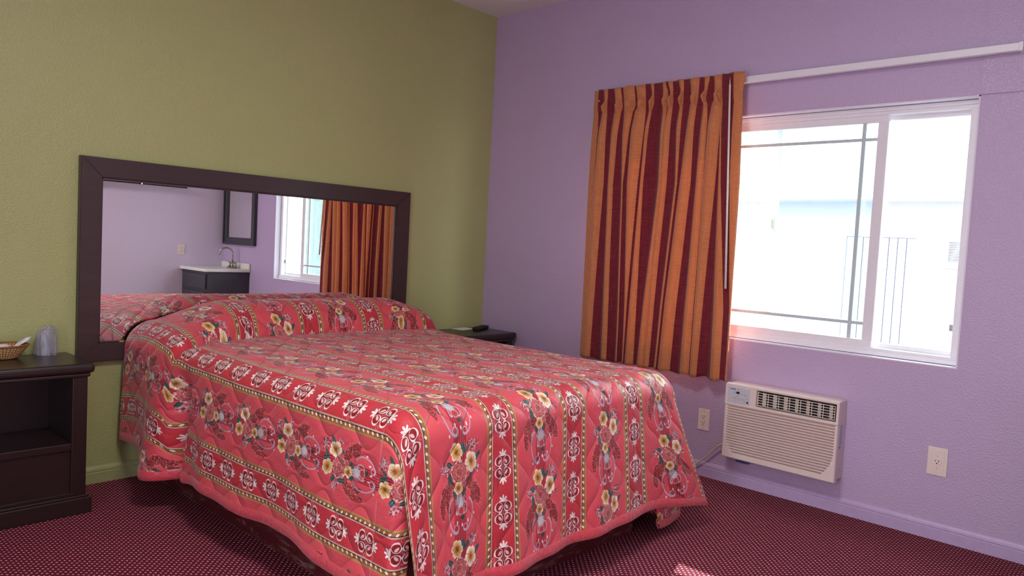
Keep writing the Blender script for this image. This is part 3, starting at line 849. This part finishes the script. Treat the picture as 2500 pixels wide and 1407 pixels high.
# --- the two side panels run on a little past the corner and tuck in behind the foot panel
ends = {}
for left in (True, False):
    rows, uvs = [], []
    for j in range(15):
        f = j/14; yy = YT - (RF-.006)*min(1, f*1.35); inw = .05*sst(f, .6, 1) if left else .24*sst(f, .3, 1)
        am = amax_(YT, left) - (0 if left else .02*f)
        z0f = RS + RF*(1-math.sqrt(max(0, 1-((YT-yy)/RF)**2)))
        a0 = RS*PI/2 + (z0f-RS); row, ur = [], []
        for k in range(31):
            a = am + (a0-am)*k/30; p = side_point(YT, a, am, left); p.y = yy
            p.x += inw if left else -inw
            row.append(p); ur.append(((xsL-ES-a) if left else (xsR-ES+a), tl_[-1]+(YT-yy)+inw))
        rows.append(row); uvs.append(ur)
    ends[left] = [r_[0].copy() for r_ in rows]; ends[('u', left)] = [(r_[3]-r_[0])*(.045/(r_[3]-r_[0]).length)+r_[0] for r_ in rows]
    if not left: rows = [r_[::-1] for r_ in rows]; uvs = [r_[::-1] for r_ in uvs]
    grid(bm, rows, uvs)
bmesh.ops.remove_doubles(bm, verts=bm.verts[:], dist=.0003)
t = thing('bedspread', 'pink-red quilted bedspread with floral stripes draped over the bed', 'bedspread', (-1.62, -1.0, .69))
q = obj('quilt', bm, M['spread'], t, True)
md_ = q.modifiers.new('thick', 'SOLIDIFY'); md_.thickness = .008; md_.offset = -1
def binding(hem, ups, sgn, parent):
    bm = nb(); L = bm.loops.layers.uv.verify(); rings = []; acc = 0; us = []
    for i, (p, q_) in enumerate(zip(hem, ups)):
        d = (hem[min(i+1, len(hem)-1)] - hem[max(i-1, 0)]).normalized()
        if i: acc += (p-hem[i-1]).length
        us.append(acc)
        upv = (q_-p).normalized(); out = d.cross(upv).normalized()*sgn
        cen = p + upv*.017 + out*.001
        w = .0095
        rings.append([bm.verts.new(cen + out*w*math.cos(2*PI*k/16) + upv*.025*math.sin(2*PI*k/16)) for k in range(16)])
    for i in range(len(rings)-1):
        for k in range(16):
            f = bm.faces.new((rings[i][k], rings[i][(k+1) % 16], rings[i+1][(k+1) % 16], rings[i+1][k]))
            for l, (ii, kk) in zip(f.loops, ((i, k), (i, k+1), (i+1, k+1), (i+1, k))): l[L].uv = (us[ii], kk/16)
    bm.faces.new(rings[0][::-1]); bm.faces.new(rings[-1])
    bmesh.ops.recalc_face_normals(bm, faces=bm.faces[:])
    return obj('hem_binding', bm, M['binding'], parent, True)
binding(hem_left + ends[True][1:], up_left + ends[('u', True)][1:], 1, t)
binding(hem_right + ends[False][1:], up_right + ends[('u', False)][1:], -1, t); binding(hem_foot, up_foot, 1, t)

# ------------------------------------------------------------------ outlets on the window wall
def outlet(y0, y1, z0, z1, kind, label, wall='right', fy=None):
    cy_, cz_ = (y0+y1)/2, (z0+z1)/2; w, h = abs(y1-y0), z1-z0
    if wall == 'right':
        t = thing('wall_outlet', label, 'outlet', (0, cy_, cz_)); T_ = Matrix.Translation((0, cy_, cz_)) @ Matrix.Rotation(PI/2, 4, 'Z') @ Matrix.Identity(4)
    else:
        t = thing('wall_outlet', label, 'outlet', (fy, FY, cz_)); T_ = Matrix.Translation((fy, FY, cz_))
    # local frame: x across, y = into the wall, -y... faces local -y before rotation is world -x
    def put(name, bm, mat, parent=t):
        bm.transform(T_ @ Matrix.Rotation(PI, 4, 'Z')) if False else bm.transform(T_)
        return obj(name, bm, mat, parent)
    s_ = -1 if wall == 'right' else -1
    def BB(x0_, x1_, d0, d1, z0_, z1_, bev=0): return box(nb(), x0_, x1_, min(s_*-d0, s_*-d1), max(s_*-d0, s_*-d1), z0_, z1_, bev)
    # distance d measured out of the wall; local +y out of the wall
    put('plate', BB(-w/2, w/2, .0008, .006, -h/2, h/2, .0025), M['plate'])
    bm = nb(); holes = nb()
    if kind == 'decora':
        box(bm, -.0165, .0165, .005, .0085, -.033, .033, .002)
        cs_ = (.0165, -.0165)
    elif kind == 'single':
        box(bm, -w*.34, w*.34, .005, .007, -h*.40, h*.40, .001)
        cyl(bm, (0, .006, 0), (0, .010, 0), .0165, .0165, 28); cs_ = (0.0,)
    rec_ = put('receptacle', bm, M['plate'])
    d = .0087 if kind == 'decora' else .0102
    for c_ in cs_:
        box(holes, -.0075, -.0052, d-.001, d+.0004, c_-.001, c_+.008); box(holes, .0052, .0072, d-.001, d+.0004, c_, c_+.0075)
        cyl(holes, (0, d-.001, c_-.007), (0, d+.0004, c_-.007), .0027, .0027, 12)
    put('slots', holes, M['slot'], rec_)
    for zz in (h*.43, -h*.43) if kind == 'decora' else (h*.2, -h*.24): put('screw', cyl(nb(), (0, .005, zz), (0, .0076, zz), .0024, .0024, 12), M['ring'])
    return t
outlet(-1.755, -1.689, .245, .360, 'decora', 'double wall outlet left of the air conditioner by bed foot')
outlet(-2.876, -2.798, .280, .403, 'single', 'single round wall outlet right of the air conditioner')
outlet(-.477, -.410, .921, 1.023, 'decora', 'wall outlet beside the sink vanity, seen in headboard mirror', 'front', -.443)

# ------------------------------------------------------------------ air conditioner
AY1, AY0, AZ0, AZ1, AX = -1.892, -2.452, .165, .545, -.12
t = thing('air_conditioner', 'beige through-wall air conditioner under the window', 'air conditioner', (0, (AY0+AY1)/2, AZ0))
bm = nb(); box(bm, -.088, .0-.0005, AY0+.006, AY1-.006, AZ0+.006, AZ1-.002, .004)
obj('housing', bm, M['plastic'], t)
# upper bezel around the air outlet
gy1, gy0, gz0, gz1 = -2.056, -2.440, .449, .530
bm = nb()
box(bm, AX, -.086, AY0, AY1, gz1, AZ1, .005, 3); box(bm, AX+.0006, -.0865, gy1, AY1-.0004, gz0-.010, gz1+.006); box(bm, AX+.0006, -.0865, AY0+.0004, gy0, gz0-.010, gz1+.006)
box(bm, AX, -.086, AY0, AY1, gz0-.014, gz0, .003)
obj('bezel', bm, M['plastic'], t)
obj('outlet_recess', B(-.0885, -.0875, gy0, gy1, gz0, gz1), M['dark'], t)
bm = nb()
for i in range(6):
    zz = gz0+.009+i*(gz1-gz0-.018)/5; box(bm, AX+.001, AX+.005, gy0+.006, gy1-.006, zz-.0014, zz+.0014, .0006)
for i in range(8):
    yy = gy0+.007+i*(gy1-gy0-.014)/7; box(bm, AX+.0015, AX+.0045, yy-.0014, yy+.0014, gz0+.009, gz1-.009, .0006)
obj('outlet_grille', bm, M['cream'], t)
for i in range(7):
    vn = B(-.014, .012, -.0008, .0008, -.032, .032)
    vn.transform(Matrix.Translation((-.100, gy0+.030+i*.0535, (gz0+gz1)/2)) @ Matrix.Rotation(math.radians(52 if i < 4 else 62), 4, 'Z'))
    obj('vane', vn, M['cream'], t)
# lower louvred panel
NYg, NZg = 150, 340
py0, py1, pz0, pz1 = AY0, AY1, AZ0, gz0-.0145
slots = 18; zs0, zs1 = .197, .427; pitch = (zs1-zs0)/(slots-1)
def louver(y, z):
    k = round((z-zs0)/pitch); zc = zs0+k*pitch
    if k < 0 or k >= slots: return 0
    up = 1 - k/(slots-1)
    lo = py0+.014 + .045*max(0, (up-.55)/.45)**2.2; hi = py1-.014-.034*max(0, (up-.6)/.4)**2.0
    if not (lo < y < hi): return 0
    f = (z-zc)/pitch + .5
    e = min(1, (y-lo)/.004, (hi-y)/.004)
    g_ = sst(f, .12, .62)
    return .020*(g_ if f < .93 else (1-f)/.07)*e
bm = nb(); rows = []
for j in range(NZg+1):
    z = pz0 + (pz1-pz0)*j/NZg
    edge_z = .006*(1-min(1, (z-pz0)/.006))**2
    row = []
    for i in range(NYg+1):
        y = py1 + (py0-py1)*i/NYg
        edge_y = .006*(1-min(1, (py1-y)/.006, (y-py0)/.006))**2
        row.append(Vector((AX + edge_y + edge_z + louver(y, z), y, z)))
    rows.append(row)
vs = grid(bm, rows)
bd = [v_ for v_ in vs[0]] ; 
per = vs[0] + [r_[-1] for r_ in vs[1:]] + vs[-1][-2::-1] + [r_[0] for r_ in vs[-2:0:-1]]
back = [bm.verts.new((-.087, v_.co.y, v_.co.z)) for v_ in per]
for i in range(len(per)):
    j = (i+1) % len(per); bm.faces.new((per[i], back[i], back[j], per[j]))
bmesh.ops.recalc_face_normals(bm, faces=bm.faces[:])
pn_ = obj('louvred_panel', bm, M['plastic'], t)
# control panel with print
cp = obj('control_panel', B(AX-.0012, AX+.002, -2.024, -1.908, .448, .5295, .001), M['panel'], t)
PX = AX-.0014
def pt(fy_, fz_): return (-1.908 - .116*fy_, .5295 - .0815*fz_)
def disc_x(bm, y, z, r_, n=14): cyl(bm, (PX+.0006, y, z), (PX-.0003, y, z), r_, r_, n)
bm = nb()
y_, z_ = pt(.45, .33); box(bm, PX-.0004, PX+.0004, y_-.0085, y_+.0085, z_-.0055, z_+.0055)
for a in ((.34, .18), (.60, .21), (.72, .22), (.84, .42), (.27, .65), (.27, .70), (.27, .76), (.28, .86), (.36, .88), (.45, .65), (.57, .66), (.76, .68), (.76, .76), (.76, .83), (.76, .89)):
    y_, z_ = pt(*a); disc_x(bm, y_, z_, .0011, 10)
y_, z_ = pt(.90, .84); disc_x(bm, y_, z_, .0052, 20)
obj('display', bm, M['slot'], cp)
bm = nb()
for a in ((.47, .13), (.30, .35), (.62, .38), (.78, .40), (.45, .52), (.36, .68), (.50, .76), (.68, .70)):
    y_, z_ = pt(*a)
    cyl(bm, (PX+.0004, y_, z_), (PX-.0002, y_, z_), .0058, .0058, 18)
    cyl(bm, (PX+.0004, y_-.0001, z_+.0002), (PX-.0002, y_, z_), .0052, .0052, 18) if False else None
y_, z_ = pt(.90, .64); box(bm, PX-.0002, PX+.0004, y_-.0045, y_+.0045, z_-.0045, z_+.0045)
obj('buttons', bm, plain('button_print', (186, 184, 196), .4, var=.02), cp)
bm = nb()   # blue angular emblem
for pts_ in (((.08, .17), (.16, .09), (.20, .09), (.13, .17)), ((.14, .17), (.21, .10), (.24, .10), (.24, .17)), ((.26, .17), (.26, .09), (.29, .09), (.36, .20), (.31, .18)), ((.24, .13), (.36, .13), (.345, .15), (.235, .15))):
    f_ = [bm.verts.new((PX-.0003, *pt(*p_))) for p_ in pts_]; bm.faces.new(f_)
obj('emblem', bm, M['blue'], cp)
bm = nb(); box(bm, -.075, -.035, AY0+.0048, AY0+.0062, .335, .43)
rl = obj('rating_label', bm, M['panel'], t)
bm = nb()
for i in range(9):
    box(bm, -.072, -.072+[.034, .028, .03, .034, .02, .03, .034, .026, .03][i], AY0+.0042, AY0+.0050, .424-i*.0098-.0022, .424-i*.0098)
box(bm, -.074, -.05, AY0+.0042, AY0+.0052, .318, .330)
obj('label_print', bm, M['ring'], rl)
for xx, zz in ((-.075, .255), (-.045, .215)): obj('side_screw', cyl(nb(), (xx, AY0+.009, zz), (xx, AY0+.0045, zz), .003, .003, 12), M['ring'], t)
bm = nb(); tube(bm, spline([(-.05, -1.90, .215), (-.05, -1.87, .212), (-.045, -1.83, .185), (-.04, -1.78, .13), (-.04, -1.72, .07), (-.045, -1.67, .035), (-.05, -1.63, .03), (-.07, -1.60, .045), (-.06, -1.57, .03), (-.04, -1.60, .018), (-.07, -1.64, .014), (-.09, -1.60, .010), (-.09, -1.50, .008), (-.07, -1.40, .008)]), .0055, 10)
obj('power_cord', bm, M['cord'], t, True)

# ------------------------------------------------------------------ things seen in the mirror: vanity corner
t = thing('sink_vanity', 'dark sink vanity with white countertop in far corner, seen in mirror', 'vanity', (-.22, -3.6, 0))
vy0, vy1, vx = FY+.002, -3.342, -.425
obj('body', B(vx, -.002, vy0, vy1, .0, .778, .003), M['cab'], t)
for z0_, z1_ in ((.612, .752), (.40, .585), (.12, .37)): obj('drawer', B(vx-.018, vx-.001, vy0+.05, vy1-.02, z0_, z1_, .004), M['cab'], t)
obj('countertop', B(-.455, -.002, vy0, -3.322, .780, .810, .006, 3), M['white'], t)
obj('backsplash', B(-.022, -.002, vy0, -3.322, .8102, .866, .003), M['white'], t)
bm = nb(); lathe(bm, [(.16, .8108), (.152, .8125), (.14, .811), (.12, .8106), (.0, .8106)], -.24, -3.60, 36, .85, 1); obj('basin', bm, M['white'], t, True)
t = thing('faucet', 'brushed metal gooseneck faucet standing on the vanity countertop', 'faucet', (-.075, -3.56, .811))
bm = nb(); box(bm, -.10, -.05, -3.635, -3.485, .8112, .823, .008, 3); obj('base', bm, M['chrome'], t, True)
bm = nb(); cyl(bm, (-.075, -3.56, .822), (-.075, -3.56, .865), .017, .012); tube(bm, [(-.075, -3.56, .86)] + [(-.075-.058+.058*math.cos(a), -3.56-.02*(1-math.cos(a)), .955+.058*math.sin(a)) for a in [PI*k/14*.97 for k in range(15)]] + [(-.192, -3.60, .94)], .0085, 12)
obj('spout', bm, M['chrome'], t, True)
for dy in (-.052, .052):
    bm = nb(); cyl(bm, (-.075, -3.56+dy, .822), (-.075, -3.56+dy, .868), .015, .010); cyl(bm, (-.075, -3.56+dy, .868), (-.075, -3.56+dy*1.9, .874), .006, .004)
    obj('handle', bm, M['chrome'], t, True)
t = thing('framed_mirror', 'black framed wall mirror above the sink, seen in headboard mirror', 'mirror', (-.01, -3.55, 1.045))
bm = nb(); ya0, ya1, za0, za1 = -3.88, -3.225, 1.045, 1.80
for a in ((ya0, ya1, za0, za0+.075), (ya0, ya1, za1-.075, za1), (ya0, ya0+.075, za0+.074, za1-.074), (ya1-.075, ya1, za0+.074, za1-.074)): box(bm, -.026, -.0025, *a, .004)
for a in ((ya0, ya1, za0, za0+.02), (ya0, ya1, za1-.02, za1), (ya0, ya0+.02, za0+.02, za1-.02), (ya1-.02, ya1, za0+.02, za1-.02)): box(bm, -.036, -.024, *a, .004)
obj('frame', bm, M['cab'], t)
obj('glass', B(-.012, -.008, ya0+.07, ya1-.07, za0+.07, za1-.07), M['mirror'], t)
t = thing('towel_shelf', 'white wall shelf with dark rail beneath, seen at mirror top', 'shelf', (-1.2, FY, 1.63))
obj('shelf_board', B(-2.0, -.41, FY+.0015, FY+.10, 1.597, 1.612, .002), M['white'], t)
bm = nb(); cyl(bm, (-2.0, FY+.05, 1.587), (-.42, FY+.05, 1.587), .006, .006, 12); obj('rail', bm, M['slot'], t, True)
bm = nb(); box(bm, -.862, -.846, FY+.0015, FY+.06, 1.58, 1.597, .002); obj('bracket', bm, M['chrome'], t)
